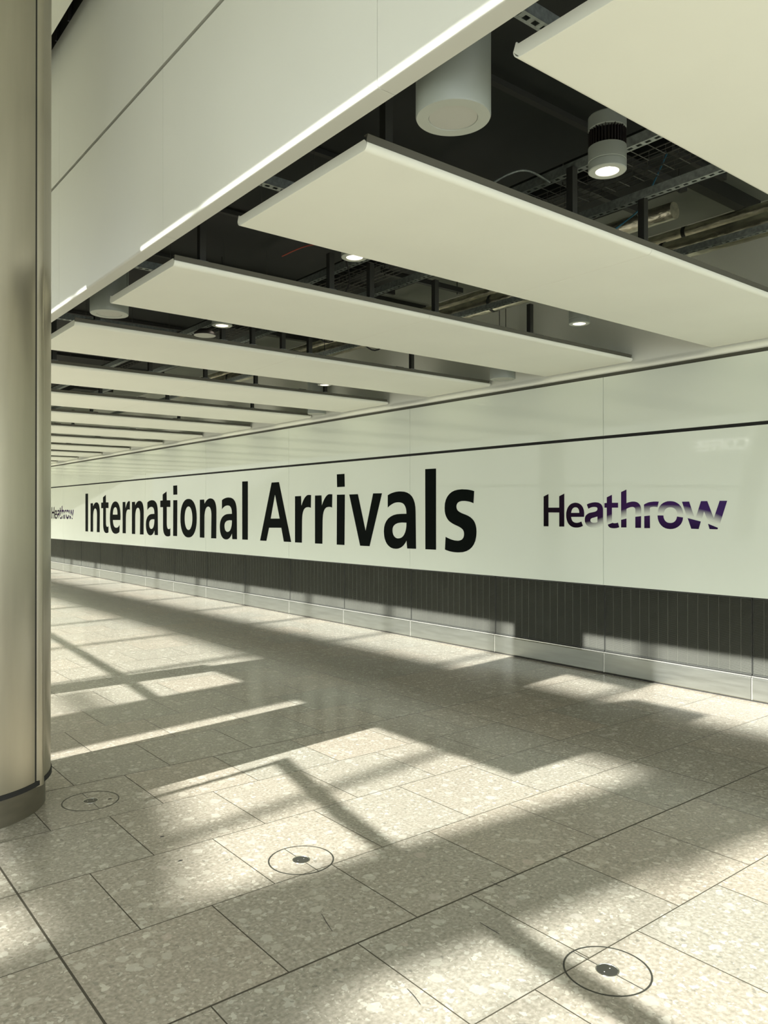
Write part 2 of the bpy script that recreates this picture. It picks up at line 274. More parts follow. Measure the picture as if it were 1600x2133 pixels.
LOGO=[('H',0,[[(0,323),(65,348),(65,202),(210,201),(210,322),(276,348),(275,1),(210,0),(210,149),(65,150),(65,1),(0,1)]]),('e',0,[[(528,104),(365,103),(367,89),(372,76),(378,65),(386,57),(396,50),(407,46),(420,43),(434,42),(442,42),(450,43),(458,44),(465,46),(473,48),(480,50),(487,53),(494,56),(514,12),(504,7),(494,3),(484,-1),(474,-3),(463,-5),(452,-7),(440,-7),(426,-8),(399,-6),(374,1),(353,12),(335,27),(320,46),(310,69),(303,95),(301,124),(303,151),(310,176),(320,198),(334,216),(351,231),(371,242),(394,248),(419,251),(443,248),(465,242),(484,232),(500,219),(513,202),(522,183),(528,161),(530,137)],[(365,145),(469,145),(469,157),(466,169),(462,179),(457,187),(450,194),(442,199),(432,202),(420,203),(409,202),(398,199),(390,194),(382,187),(376,179),(371,169),(367,157),(365,145)]]),('a',1,[[(563,230),(576,236),(590,241),(603,244),(617,247),(631,250),(644,251),(658,252),(672,252),(692,250),(710,246),(724,239),(737,230),(746,219),(753,205),(757,190),(758,173),(758,31),(749,23),(738,16),(725,10),(711,5),(696,0),(679,-3),(661,-5),(642,-6),(619,-4),(598,0),(580,7),(565,17),(553,28),(545,42),(539,57),(538,75),(539,90),(543,104),(550,116),(560,126),(572,134),(586,141),(602,146),(620,149),(634,151),(647,154),(660,156),(671,160),(680,164),(687,170),(692,177),(693,185),(693,190),(691,195),(687,198),(682,201),(676,203),(669,204),(660,205),(650,205),(642,205),(633,204),(625,203),(617,201),(608,198),(600,195),(591,191),(582,187)],[(693,108),(683,106),(673,104),(664,101),(655,99),(646,97),(639,95),(631,93),(624,91),(619,88),(615,86),(612,84),(609,81),(608,79),(607,77),(606,75),(606,72),(606,66),(608,60),(612,55),(617,51),(623,48),(630,46),(639,44),(650,44),(657,44),(664,44),(670,45),(676,46),(680,47),(685,48),(689,50),(693,52)]]),('t',1,[[(804,300),(864,324),(864,245),(935,244),(935,196),(864,196),(864,53),(804,43),(804,196),(776,197),(776,242),(804,244)]]),('t',0,[[(815,27),(871,46),(878,44),(885,43),(893,42),(901,42),(909,43),(917,44),(925,46),(933,49),(948,3),(940,0),(931,-2),(922,-5),(913,-6),(903,-7),(894,-8),(886,-8),(878,-8),(865,-7),(855,-6),(845,-3),(837,0),(830,5),(824,11),(819,19),(815,27)]]),('h',1,[[(970,349),(1030,372),(1030,239),(1040,243),(1051,246),(1062,249),(1073,251),(1084,253),(1095,254),(1106,254),(1116,254),(1134,251),(1150,246),(1163,238),(1174,228),(1182,217),(1188,203),(1192,188),(1194,171),(1194,128),(1130,125),(1130,171),(1130,179),(1127,186),(1124,191),(1119,196),(1113,199),(1107,201),(1100,202),(1093,202),(1084,201),(1075,200),(1067,198),(1059,195),(1051,193),(1043,190),(1036,186),(1030,183),(1030,107),(970,92)]]),('h',0,[[(970,76),(1030,89),(1030,2),(970,1)]]),('h',0,[[(1129,106),(1192,113),(1191,0),(1129,-1)]]),('r',1,[[(1224,224),(1238,231),(1253,237),(1269,243),(1287,247),(1307,249),(1329,251),(1354,251),(1381,250),(1367,198),(1354,200),(1341,201),(1330,202),(1320,201),(1310,200),(1302,199),(1294,196),(1287,193),(1287,133),(1226,128)]]),('r',0,[[(1227,113),(1287,119),(1288,-1),(1227,-2)]]),('o',1,[[(1370,143),(1374,167),(1381,189),(1393,208),(1408,224),(1427,237),(1448,246),(1472,252),(1498,253),(1525,251),(1549,245),(1571,234),(1590,221),(1606,203),(1618,183),(1626,159),(1630,132),(1573,135),(1569,149),(1564,161),(1557,172),(1549,180),(1539,187),(1527,192),(1514,195),(1500,196),(1486,195),(1474,192),(1464,188),(1455,182),(1447,174),(1441,165),(1437,155),(1434,143)]]),('o',0,[[(1368,120),(1429,120),(1430,104),(1435,90),(1441,78),(1449,68),(1459,60),(1471,54),(1485,51),(1499,50),(1514,51),(1527,54),(1539,60),(1548,67),(1556,76),(1562,86),(1566,98),(1568,110),(1628,102),(1625,79),(1617,58),(1605,39),(1590,24),(1571,11),(1549,1),(1525,-5),(1499,-7),(1472,-5),(1448,1),(1426,11),(1407,26),(1391,44),(1379,66),(1371,92),(1368,120)]]),('w',1,[[(1618,246),(1688,247),(1735,112),(1662,122)],[(1754,104),(1803,249),(1862,249),(1923,93),(1978,250),(2046,249),(1980,49),(1913,61),(1863,85),(1832,158),(1812,93)]]),('w',0,[[(1674,96),(1801,66),(1780,-2),(1709,-1)],[(1870,46),(1962,11),(1957,-2),(1884,-1)]])]
POS=[('I',20.728),('n',20.324),('t',19.519),('e',18.901),('r',18.049),('n',17.463),('a',16.636),('t',15.845),('i',15.185),('o',14.831),('n',13.939),('a',13.102),('l',12.246),('A',11.617),('r',10.511),('r',9.941),('i',9.366),('v',9.055),('a',8.257),('l',7.414),('s',7.053)]
# ================================================================ SETTING
XW = 6.62; Y0, Y1 = -6.0, 30.1
struct('floor', BX(-20, 7.2, -8, 34, -0.12, 0), M['floor'])
struct('wall_right', BX(6.66, 6.95, Y0, Y1, 0, 4.5), M['wallpaint'])
# rounded nose of the upper wall, just over the glass
bm = NB()
loop = [(6.66, 4.5), (6.622, 4.5), (6.622, 3.09), (6.618, 3.074), (6.606, 3.058), (6.600, 3.04), (6.602, 3.022), (6.612, 3.012), (6.66, 3.012)]
prism(bm, loop, 'y', Y0, Y1); struct('trim_1', bm, M['white'], smooth=50)
struct('trim_2', BX(6.635, 6.66, Y0, Y1, 2.972, 3.012), M['trim'])          # dark recess over the glass
struct('trim_3', BX(6.632, 6.66, Y0, Y1, 2.35, 2.39), M['gap'])              # black joint between the glass rows
struct('trim_4', BX(6.64, 6.66, Y0, Y1, 0.0, 0.9), M['grilleback'])
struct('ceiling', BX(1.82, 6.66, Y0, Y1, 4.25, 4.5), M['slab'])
struct('wall_back', BX(1.0, 6.95, 30.1, 30.3, 0, 4.5), M['wallpaint'])

# ================================================================ GLASS WALL
JY = 4.745
lowtxt = {-1: 'at the right edge of the photo, plain', 0: "behind the right half of the large purple logo",
          1: "between the lettering and the large purple logo, behind the final 'ls'", 2: "behind the letters 'rriva'",
          3: "behind the letters 'nal A'", 4: "behind the letters 'natio'", 5: "behind the letters 'nter'",
          6: "behind the capital I at the start of the lettering", 7: "behind the small far logo beside the steel column"}
for row, (z0, z1) in enumerate(((0.888, 2.354), (2.386, 2.972))):
    for k in range(-2, 9):
        y0 = JY - 3 + 2.985 * k; y1 = y0 + 2.985
        bm = BX(6.60, 6.63, y0 + 0.0025, y1 - 0.0025, z0, z1)
        o = obj('glass_wall_panel', bm, M['glass'])
        if k in lowtxt:
            l = ('tall pale glass wall panel ' if row == 0 else 'low upper strip of pale glass above the panel ') + lowtxt[k]
        else: l = ('tall lower' if row == 0 else 'short upper') + (' pale glass panel nearest the camera, past the right edge of the photo' if k < 0 else ' pale glass panel hidden past the steel column')
        tag(o, l, 'wall panel', ('lower' if row == 0 else 'upper') + ' row of glass wall panels')

# ---- lettering
def glyph_bm(loops, x0=0.0, thick=0.0015):
    """flat vinyl letter: outline plus holes, built in local x (along the wall) and y (up)"""
    cu = bpy.data.curves.new('tmp', 'CURVE'); cu.dimensions = '2D'; cu.fill_mode = 'BOTH'; cu.extrude = thick / 2
    for lp in loops:
        sp = cu.splines.new('POLY'); sp.points.add(len(lp) - 1); sp.use_cyclic_u = True
        for p, (x, y) in zip(sp.points, lp): p.co = (x / 1000 + x0, y / 1000, 0, 1)
    o = bpy.data.objects.new('tmp', cu); S.collection.objects.link(o)
    dg = bpy.context.evaluated_depsgraph_get(); me = bpy.data.meshes.new_from_object(o.evaluated_get(dg))
    bm = NB(); bm.from_mesh(me); bpy.data.objects.remove(o); bpy.data.curves.remove(cu); bpy.data.meshes.remove(me)
    return bm
def letter(name, bm, m, parent):
    bmesh.ops.recalc_face_normals(bm, faces=bm.faces[:])
    me = bpy.data.meshes.new(name); bm.to_mesh(me); bm.free(); me.materials.append(m)
    o = bpy.data.objects.new(name, me); S.collection.objects.link(o); o.parent = parent; return o
ROT = Matrix(((0, 0, -1), (-1, 0, 0), (0, 1, 0))).to_euler()                # local x -> -Y, y -> Z, z -> -X
sign = thing('wall_lettering', "large black 'International Arrivals' lettering across the glass wall", 'sign', (6.5985, 20.728, 1.150))
sign.rotation_euler = ROT
cache = {}
for ch, y in POS:
    if ch not in cache: cache[ch] = letter('letter', glyph_bm(GLYPHS[ch]), M['ink'], sign)
    else:
        c = cache[ch].copy(); S.collection.objects.link(c); c.parent = sign; cache[(ch, y)] = c
    o = cache.get((ch, y), cache[ch]); o.location = (20.728 - y, 0, 0)
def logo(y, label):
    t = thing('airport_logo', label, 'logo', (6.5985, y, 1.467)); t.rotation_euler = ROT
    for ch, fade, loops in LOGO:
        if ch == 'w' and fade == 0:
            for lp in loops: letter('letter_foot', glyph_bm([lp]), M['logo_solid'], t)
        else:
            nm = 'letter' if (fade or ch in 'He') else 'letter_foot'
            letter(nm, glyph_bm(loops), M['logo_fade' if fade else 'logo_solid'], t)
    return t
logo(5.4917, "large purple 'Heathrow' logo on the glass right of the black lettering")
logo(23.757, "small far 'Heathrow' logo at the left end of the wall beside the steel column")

# ================================================================ GRILLES AND SKIRTING
gbm = NB(); npitch = 70
for i in range(npitch):                       # inclined blades
    z = 0.236 + i * (0.640 / npitch)
    lp = [(6.622, z), (6.6235, z - 0.0012), (6.632, z + 0.0054), (6.632, z + 0.0070)]
    prism(gbm, lp, 'y', 0.006, 1.486)
vbm = NB()
for j in range(1, 15): box(vbm, 6.624, 6.634, j * 0.0995 - 0.0009, j * 0.0995 + 0.0009, 0.232, 0.878)
fbm = NB(); box(fbm, 6.6205, 6.634, 0.003, 1.489, 0.872, 0.884); box(fbm, 6.6205, 6.634, 0.003, 1.489, 0.222, 0.232)
box(fbm, 6.6205, 6.634, 0.003, 0.008, 0.222, 0.884); box(fbm, 6.6205, 6.634, 1.484, 1.489, 0.222, 0.884)
g0 = thing('grille_panel', '', 'grille')
obj('blades', gbm, M['slat'], g0); obj('vertical_bars', vbm, M['slat'], g0); obj('frame', fbm, M['post'], g0)
s0 = thing('skirting_panel', '', 'skirting')
sb = NB(); prism(sb, [(6.604, 0.012), (6.60, 0.02), (6.60, 0.196), (6.606, 0.204), (6.638, 0.204), (6.638, 0.012)], 'y', 0.002, 1.4905)
obj('face', sb, M['skirt'], s0)
obj('top_bead', BX(6.604, 6.638, 0.002, 1.4905, 0.207, 0.216), M['bead'], s0)
obj('end_bead', BX(6.5990, 6.606, 1.4815, 1.4895, 0.014, 0.203), M['bead'], s0)
first = True; n = 0
gy = [JY - 3 + 1.4925 * k for k in range(-1, 17)]
for i, y in enumerate(gy):
    g = g0 if first else copy_tree(g0); s = s0 if first else copy_tree(s0); first = False
    g.location = (0, y, 0); s.location = (0, y, 0)
    k = i - 1   # k=0 starts at Y=1.745
    if k < 0: w = 'past the right edge of the photo, nearest the camera'; 
    elif k == 0: w = 'cut by the right edge of the photo'
    elif k >= 15: w = ('just' if k == 15 else 'well') + ' out of sight behind the steel column'
    else: w = '%s counted from the right edge of the photo' % ORD[k]
    tag(g, 'dark fine-bladed metal grille panel, ' + w, 'grille', 'grille panels along the foot of the wall')
    tag(s, 'brushed steel skirting panel below the grille, ' + w, 'skirting', 'steel skirting panels')
struct('baseboard_right', BX(6.612, 6.66, Y0, Y1, 0, 0.012), M['gap'])

# ================================================================ BULKHEAD
XB = 1.70; P = 1.885
bk = thing('x', '', ''); bpy.data.objects.remove(bk)
def bulk_panel(y0, y1, z0, z1, foot):
    bm = NB()
    if foot:
        R = 0.014; lp = [(XB, z1)] + [(XB + R - R * math.cos(t), z0 + R - R * math.sin(t)) for t in [i * math.pi / 12 for i in range(7)]] + [(XB + 0.082, z0), (XB + 0.084, z0 + 0.03), (XB + 0.02, z0 + 0.03), (XB + 0.02, z1)]
    else: lp = [(XB, z1), (XB, z0), (XB + 0.02, z0), (XB + 0.02, z1)]
    prism(bm, lp, 'y', y0 + 0.0012, y1 - 0.0012)
    return obj('bulkhead_panel', bm, M['fascia'], None, 35)
jy = [2.165 + P * k for k in range(-5, 15)]
for k, y in enumerate(jy[:-1]):
    if k < 3 or k > 8: continue
    for row, (z0, z1) in enumerate(((3.11, 4.022), (4.046, 5.09))):
        o = bulk_panel(y, y + P, z0, z1, row == 0)
        kk = k - 5      # kk=0 is the panel from Y=2.165
        if kk == -2: w = 'overhead, past the top of the photo'
        elif kk == -1: w = 'left of the large grey cylinder lamp'
        elif kk == 0: w = 'in the middle, left of the second ceiling plank'
        elif kk == 1: w = 'second from the steel column'
        elif kk == 2: w = 'right beside the steel column'
        else: w = 'hidden behind the steel column, %s bay' % ('near' if kk == 3 else 'far')
        tag(o, ('off-white lower bulkhead panel, ' if row == 0 else 'off-white upper bulkhead panel, ') + w, 'wall panel', 'bulkhead cladding panels')
for i, (ya, yb_) in enumerate(((Y0, jy[3]), (jy[9], Y1))):
    struct('wall_left_%d' % (i + 1), BX(XB, XB + 0.02, ya, yb_, 3.11, 5.09), M['fascia'])
struct('wall_left', BX(XB + 0.021, XB + 0.075, Y0, Y1, 3.145, 5.08), M['trim'])
# atrium soffit above, with the dark grid in the slot beside the bulkhead
struct('trim_5', BX(-1.65, 1.603, Y0, Y1, 5.0, 5.06), M['white'])
struct('sun_block_wall', BX(-1.6, -1.5, Y0, Y1, 5.06, 8.5), M['facade'])  # added above the soffit to keep sun off the bulkhead top
bm = NB()
box(bm, 1.715, 1.72, Y0, Y1, 5.10, 5.30)
struct('trim_6', bm, M['post'])
bm = NB()
for i in range(120): box(bm, 1.69, 1.714, Y0 + i * 0.3, Y0 + i * 0.3 + 0.014, 5.10, 5.30)
struct('trim_7', bm, M['gap'])
struct('sky_block_lid', BX(-1.6, 1.72, Y0, Y1, 5.30, 5.34), M['trim'])  # added lid, keeps sky light out of the slot

# ================================================================ CEILING PLANKS
PW = 1.10; ZP = 3.08; XA, XJ, XE = 1.915, 3.955, 6.597
def plank_seg(x0, x1, name, end_left):
    R = 0.028; out = []; t = 0.003
    for i in range(7):
        a = math.pi / 2 * i / 6; out.append((R - R * math.cos(a) if False else R * (1 - math.sin(math.pi / 2 - a)), 0))
    prof = [(0.006, 0.032)]
    prof += [(R - R * math.cos(a) , R - R * math.sin(a)) for a in [math.pi / 2 * i / 7 for i in range(8)]]
    prof2 = [(PW - y, z) for y, z in prof[::-1]]; prof2[-1] = (PW - 0.012, 0.052)
    lp = prof + prof2
    inner = [(y + (t if y < PW / 2 else -t), z + t) for y, z in lp]
    loop = lp + inner[::-1]
    bm = NB(); prism(bm, [(y, z) for y, z in loop], 'x', x0, x1)
    if end_left:
        lp2 = [(R, 0.001), (PW - R, 0.001), (PW - 0.008, 0.02), (PW - 0.002, 0.03), (PW - 0.012, 0.055), (PW - 0.02, 0.046), (0.02, 0.046), (0.006, 0.032), (0.004, 0.02)]
        prism(bm, lp2, 'x', x0 - 0.0005, x0 + 0.003)
    return obj(name, bm, M['white'], None, 40)
def make_plank():
    t = thing('ceiling_plank', '', 'ceiling panel')
    a = plank_seg(XA, XJ - 0.0012, 'metal_panel', True); a.parent = t
    b = plank_seg(XJ + 0.0012, XE, 'metal_panel', False); b.parent = t
    obj('joint_strip', BX(XJ - 0.02, XJ + 0.02, 0.03, PW - 0.03, 0.0035, 0.006), M['white'], t)
    bm = NB(); prism(bm, [(0.006, 0.032), (0.009, 0.032), (-0.002, 0.062), (-0.006, 0.060)], 'x', XA, XE - 0.02)
    box(bm, XA, XE - 0.02, -0.004, 0.02, 0.058, 0.062)
    obj('edge_trim', bm, M['trim'], t)
    bm = NB()
    for x in (2.05, 3.2, 3.94, 5.25): box(bm, x - 0.05, x + 0.05, 0.02, PW - 0.05, 0.052, 0.072)
    obj('stiffeners', bm, M['post'], t)
    return t
pk = make_plank()
planktxt = {-1: 'largest ceiling plank, at the top right corner of the photo', 0: 'second ceiling plank, its left end below the large grey cylinder lamp',
            1: 'third ceiling plank from the top', 2: 'fourth ceiling plank, passing just under the smaller grey cylinder lamp'}
PY = [2.505 + 1.885 * k for k in range(-2, 15)]
for i, y in enumerate(PY):
    k = i - 2; t = pk if i == 0 else copy_tree(pk); t.location = (0, y, ZP)
    if k in planktxt: l = 'off-white metal ' + planktxt[k]
    elif k < -1: l = 'off-white metal ceiling plank behind the camera'
    elif k >= 12: l = 'off-white metal ceiling plank hidden by the steel column, the %s past it' % ORD[k - 12]
    else: l = 'off-white metal ceiling plank, the %s counted from the top right of the photo' % ORD[k + 1]
    tag(t, l, 'ceiling panel', 'ceiling planks hung across the passage')

# ================================================================ LAMPS
def big_lamp():
    t = thing('cylinder_lamp', '', 'lamp'); R = 0.138
    bm = NB(); lathe(bm, [(R, 0.50), (R + 0.0, 0.49), (R, 0.006), (R - 0.003, 0.0)], 64); bm.faces.new([v for v in bm.verts if abs(v.co.z - 0.50) < 1e-5])
    obj('housing', bm, M['lampbody'], t, 40)
    bm = NB(); lathe(bm, [(R - 0.003, 0.0), (R * 0.655, -0.0005), (R * 0.65, 0.004)], 64); obj('rim', bm, M['lamprim'], t, 40)
    bm = NB(); tube(bm, [(0.05, 0, 0.49), (0.05, 0, 0.64)], 0.004, 6); obj('suspension_rod', bm, M['post'], t)
    bm = NB(); tube(bm, [(-0.05, 0, 0.49), (-0.05, 0, 0.64)], 0.004, 6); obj('suspension_rod', bm, M['post'], t)
    bm = NB(); lathe(bm, [(R * 0.645, 0.002), (R * 0.3, 0.0015), (0.001, 0.001)], 64); obj('diffuser', bm, M['lampoff'], t, 40)
    return t
def spot_lamp():
    t = thing('spot_lamp', '', 'lamp'); R = 0.083
    bm = NB(); lathe(bm, [(R - 0.004, 0.0), (R, 0.003), (R, 0.035), (R - 0.002, 0.037), (R - 0.002, 0.040), (R, 0.042), (R, 0.105), (R - 0.01, 0.107), (R - 0.02, 0.107)], 56); obj('lower_housing', bm, M['lampbody'], t, 30)
    bm = NB(); lathe(bm, [(R - 0.004, 0.0), (R * 0.62, 0.0), (R * 0.61, 0.004)], 56); obj('rim', bm, M['lamprim'], t, 40)
    bm = NB(); lathe(bm, [(R * 0.61, 0.002), (R * 0.5, 0.025), (R * 0.36, 0.04)], 40); rf = obj('reflector', bm, M['reflector'], t, 40)
    bm = NB(); lathe(bm, [(R * 0.40, 0.034), (0.001, 0.034)], 40); obj('lens', bm, M['lampon'], rf)
    bm = NB(); lathe(bm, [(R * 0.72, 0.105), (R * 0.72, 0.19)], 40)
    for k in range(36):
        a = 2 * math.pi * k / 36; c, s = math.cos(a), math.sin(a); d = 0.0016
        vs = [bm.verts.new((r * c - q * s, r * s + q * c, z)) for z in (0.107, 0.178 if k % 3 else 0.186) for r, q in ((R * 0.7, -d), (R * 0.99, -d), (R * 0.99, d), (R * 0.7, d))]
        for f in ((0, 1, 2, 3), (4, 7, 6, 5), (0, 4, 5, 1), (1, 5, 6, 2), (2, 6, 7, 3), (3, 7, 4, 0)): bm.faces.new([vs[i] for i in f])
    obj('heat_sink', bm, M['heatsink'], t)
    bm = NB(); lathe(bm, [(R * 0.7, 0.18), (R - 0.002, 0.182), (R, 0.185), (R, 0.24), (R - 0.004, 0.245), (0.002, 0.245)], 56); obj('upper_housing', bm, M['lampbody'], t, 30)
    bm = NB(); tube(bm, [(0, 0, 0.24), (0, 0, 0.56)], 0.004, 6); obj('suspension_rod', bm, M['post'], t)
    return t
def disc_lamp():
    t = thing('disc_lamp', '', 'lamp')
    bm = NB(); lathe(bm, [(0.088, 0.0), (0.09, 0.004), (0.086, 0.02), (0.05, 0.05), (0.001, 0.055)], 48); obj('shade', bm, M['heatsink'], t, 40)
    bm = NB(); lathe(bm, [(0.088, 0.0), (0.001, -0.001)], 48); obj('diffuser', bm, M['lampoff'], t)
    return t
def place(proto, spots, group, used=[]):
    for i, (x, y, z, l) in enumerate(spots):
        t = proto if i == 0 else copy_tree(proto); t.location = (x, y, z); tag(t, l, 'lamp', group)
        for c in t.children:                      # rods reach up to the duct or the slab
            if c.name.startswith('suspension_rod'):
                lo, hi = (0.49, 0.64) if group.startswith('unlit') else (0.24, 0.56)
                s = ((3.719 if x < 3.78 else 4.249) - z - lo) / (hi - lo); c.scale = (1, 1, s); c.location.z = lo - s * lo
place(big_lamp(), [(1.985, 2.075, 3.055, 'large grey cylinder lamp hanging between the first two planks beside the bulkhead, unlit'),
                   (2.03, 5.83, 3.095, 'smaller-looking grey cylinder lamp beside the steel column, between the third and fourth planks, unlit'),
                   (6.32, 5.83, 3.07, 'unlit grey cylinder lamp close to the glass wall, at the end of the third plank'),
                   (6.42, 9.62, 3.08, 'grey cylinder lamp near the glass wall, fourth gap back, barely showing')], 'unlit cylinder lamps')
place(spot_lamp(), [(2.94, 2.085, 3.125, 'lit round spot lamp with black finned heat sink, top right'),
                    (2.89, 3.91, 3.20, 'lit spot lamp half hidden behind the long edge of the second plank'),
                    (2.96, 5.84, 3.15, 'lit spot lamp near the unlit disc lamp, over the fourth plank'),
                    (5.19, 3.95, 3.145, 'lit spot lamp hanging at the right end of the third plank'),
                    (5.26, 7.72, 3.142, 'far lit spot lamp just showing beyond the fifth plank')], 'lit spot lamps between the planks')
tag((lambda t: (setattr(t, 'location', (2.86, 5.95, 3.075)), t)[1])(disc_lamp()), 'flat round unlit lamp with a black back beside a lit spot lamp', 'lamp')
for x, y, z in ((2.94, 2.085, 3.10), (2.89, 3.91, 3.17), (5.19, 3.95, 3.115), (2.96, 5.84, 3.12), (5.26, 7.72, 3.11)):
    ld = bpy.data.lights.new('spot_light', 'SPOT'); ld.energy = 6; ld.spot_size = math.radians(70); ld.spot_blend = 0.6; ld.shadow_soft_size = 0.04; ld.color = (1, 0.9, 0.75)
    lo = bpy.data.objects.new('spot_light', ld); S.collection.objects.link(lo); lo.location = (x, y, z)

# ================================================================ SERVICES ABOVE THE PLANKS
def hanger(x, y, z0, z1, label, grp, w=0.04):
    t = thing('hanger_post', label, 'hanger', (x, y, z0), grp); h = z1 - z0
    bm = NB(); prism(bm, [(-w / 2, -w / 2), (w / 2, -w / 2), (w / 2, w / 2), (w / 2 - 0.003, w / 2), (w / 2 - 0.003, -w / 2 + 0.003), (-w / 2 + 0.003, -w / 2 + 0.003), (-w / 2 + 0.003, w / 2), (-w / 2, w / 2)], 'z', 0, h)
    obj('channel', bm, M['post'], t)
    obj('foot_bracket', BX(-w * 0.8, w * 0.8, -w * 0.7, w * 0.7, 0, 0.006), M['galv'], t)
PX = {0: (2.05, 3.29, 3.935), 1: (2.11, 3.07, 3.42, 4.05, 5.15), 2: (2.1, 3.21, 3.51, 3.83, 4.13, 5.43), 3: (2.3, 3.3, 3.95, 4.6, 5.6), 4: (2.4, 3.4, 4.3, 5.6), 5: (2.6, 3.9, 5.3), 6: (2.8, 4.2)}
for k, xs in PX.items():
    for i, x in enumerate(xs):
        hanger(x, 2.505 + P * k + 0.045, 3.145, 3.40 if x > 2.5 else 3.69, 'dark steel hanger post, %s from the bulkhead, standing on the %s plank from the top' % (ORD[i], ORD[k + 1]), 'hanger posts on the planks')
def slotted(p0, p1, w, label, grp='slotted steel channels over the planks', slots=True):
    p0, p1 = Vector(p0), Vector(p1); L = (p1 - p0).length; d = (p1 - p0).normalized()
    t = thing('slotted_channel', label, 'steel channel', p0, grp, math.atan2(d.y, d.x)); h = w
    bm = NB(); prism(bm, [(-w / 2, 0), (-w / 2 + 0.003, 0), (-w / 2 + 0.003, h), (w / 2 - 0.003, h), (w / 2 - 0.003, 0), (w / 2, 0), (w / 2, h + 0.003), (-w / 2, h + 0.003)], 'x', 0, L)
    obj('body', bm, M['galv'], t)
    bm = NB(); box(bm, 0, L, -w / 2, -w / 2 + w * 0.27, -0.002, 0.001); box(bm, 0, L, w / 2 - w * 0.27, w / 2, -0.002, 0.001)
    n = int(L / 0.05)
    for i in range(n): box(bm, i * 0.05, i * 0.05 + 0.022, -w * 0.23, w * 0.23, -0.002, 0.001)
    obj('slotted_face', bm, M['galv'], t)
for x, nm in ((3.34, 'left'), (3.935, 'right')):
    slotted((x, -2, 3.40), (x, 16, 3.40), 0.045, 'long slotted steel channel over the planks, %s one of the pair' % nm)
slotted((5.15, -2, 3.46), (5.15, 16, 3.46), 0.04, 'slotted steel channel nearest the foil pipes')
for y, z, k in ((1.900, 3.42, 'above the top right plank end'), (3.77, 3.42, 'in the gap behind the second plank end'), (5.62, 3.42, 'in the gap beside the smaller cylinder lamp'), (7.55, 3.42, 'in the gap behind the fourth plank')):
    slotted((1.80, y, z), (3.31, y + 0.0, z), 0.05, 'short slotted channel crossing from the bulkhead, ' + k, 'short cross channels')
# ducts over the left half
def duct(x0, x1, y0, y1, z0, z1, label):
    t = thing('air_duct', label, 'duct', ((x0 + x1) / 2, y0, z0), 'dark air ducts'); cx = (x0 + x1) / 2
    obj('casing', BX(x0 - cx, x1 - cx, 0, y1 - y0, 0, z1 - z0), M['duct'], t)
    n = int((y1 - y0) / 1.15)
    for i in range(n + 1):
        bm = NB(); a = x0 - cx - 0.03; b = x1 - cx + 0.03; yy = i * 1.15
        box(bm, a, b, yy, yy + 0.035, -0.03, 0.0); box(bm, a, a + 0.03, yy, yy + 0.035, 0, z1 - z0); box(bm, b - 0.03, b, yy, yy + 0.035, 0, z1 - z0)
        obj('flange', bm, M['post'], t)
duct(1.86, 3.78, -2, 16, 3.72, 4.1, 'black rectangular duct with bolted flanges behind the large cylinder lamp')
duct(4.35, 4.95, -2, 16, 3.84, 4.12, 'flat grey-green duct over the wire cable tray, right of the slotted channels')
# cross beams
for i, y in enumerate((0.9, 3.15, 5.3, 7.4, 9.6, 11.8)):
    t = obj('cross_beam', BX(1.85, 6.6, y, y + 0.09, 3.66 if False else 4.13, 4.25), M['post'])
    tag(t, 'dark steel beam under the slab, %s counted from the camera' % ORD[i], 'beam', 'cross beams under the slab')
for i, (x0, x1, y) in enumerate(((3.85, 4.7, 2.72), (3.9, 4.85, 3.12), (3.85, 4.7, 4.95), (3.85, 4.8, 6.9), (4.2, 5.2, 5.3))):
    t = thing('angle_bracket', 'dark angle rail with bolts hung below the ducts, %s counted from the camera' % ORD[i], 'bracket', (x0, y, 3.70), 'angle rails')
    bm = NB(); prism(bm, [(0, 0), (0.045, 0), (0.045, 0.004), (0.004, 0.004), (0.004, 0.045), (0, 0.045)], 'x', 0, x1 - x0); obj('rail', bm, M['post'], t)
    for q in (0.06, x1 - x0 - 0.06):
        bm = NB(); tube(bm, [(q, 0.02, -0.02), (q, 0.02, 0.135 if 4.3 < x0 + q < 5.0 else 0.43)], 0.005, 6); obj('threaded_rod', bm, M['post'], t)
# wire cable trays
def tray(x, y0, y1, z, w, label):
    t = thing('wire_cable_tray', label, 'cable tray', (x, y0, z), 'wire cable trays'); L = y1 - y0
    bm = NB(); r = 0.0024
    for a, h in ((-w / 2, 0.055), (-w / 2, 0.028), (-w / 2, 0), (0, 0), (w / 2, 0), (w / 2, 0.028), (w / 2, 0.055)):
        tube(bm, [(a, 0, h), (a, L, h)], r, 5)
    obj('long_wires', bm, M['wire'], t)
    bm = NB(); n = int(L / 0.1)
    for i in range(n):
        y = i * 0.1; tube(bm, [(-w / 2, y, 0.055), (-w / 2, y, 0), (w / 2, y, 0), (w / 2, y, 0.055)], r, 5)
    obj('cross_wires', bm, M['wire'], t)
tray(3.66, -1, 12, 3.52, 0.20, 'wide wire cable tray between the two long slotted channels')
tray(4.12, -1, 8.8, 3.62, 0.12, 'narrow wire cable tray right of the slotted channels')
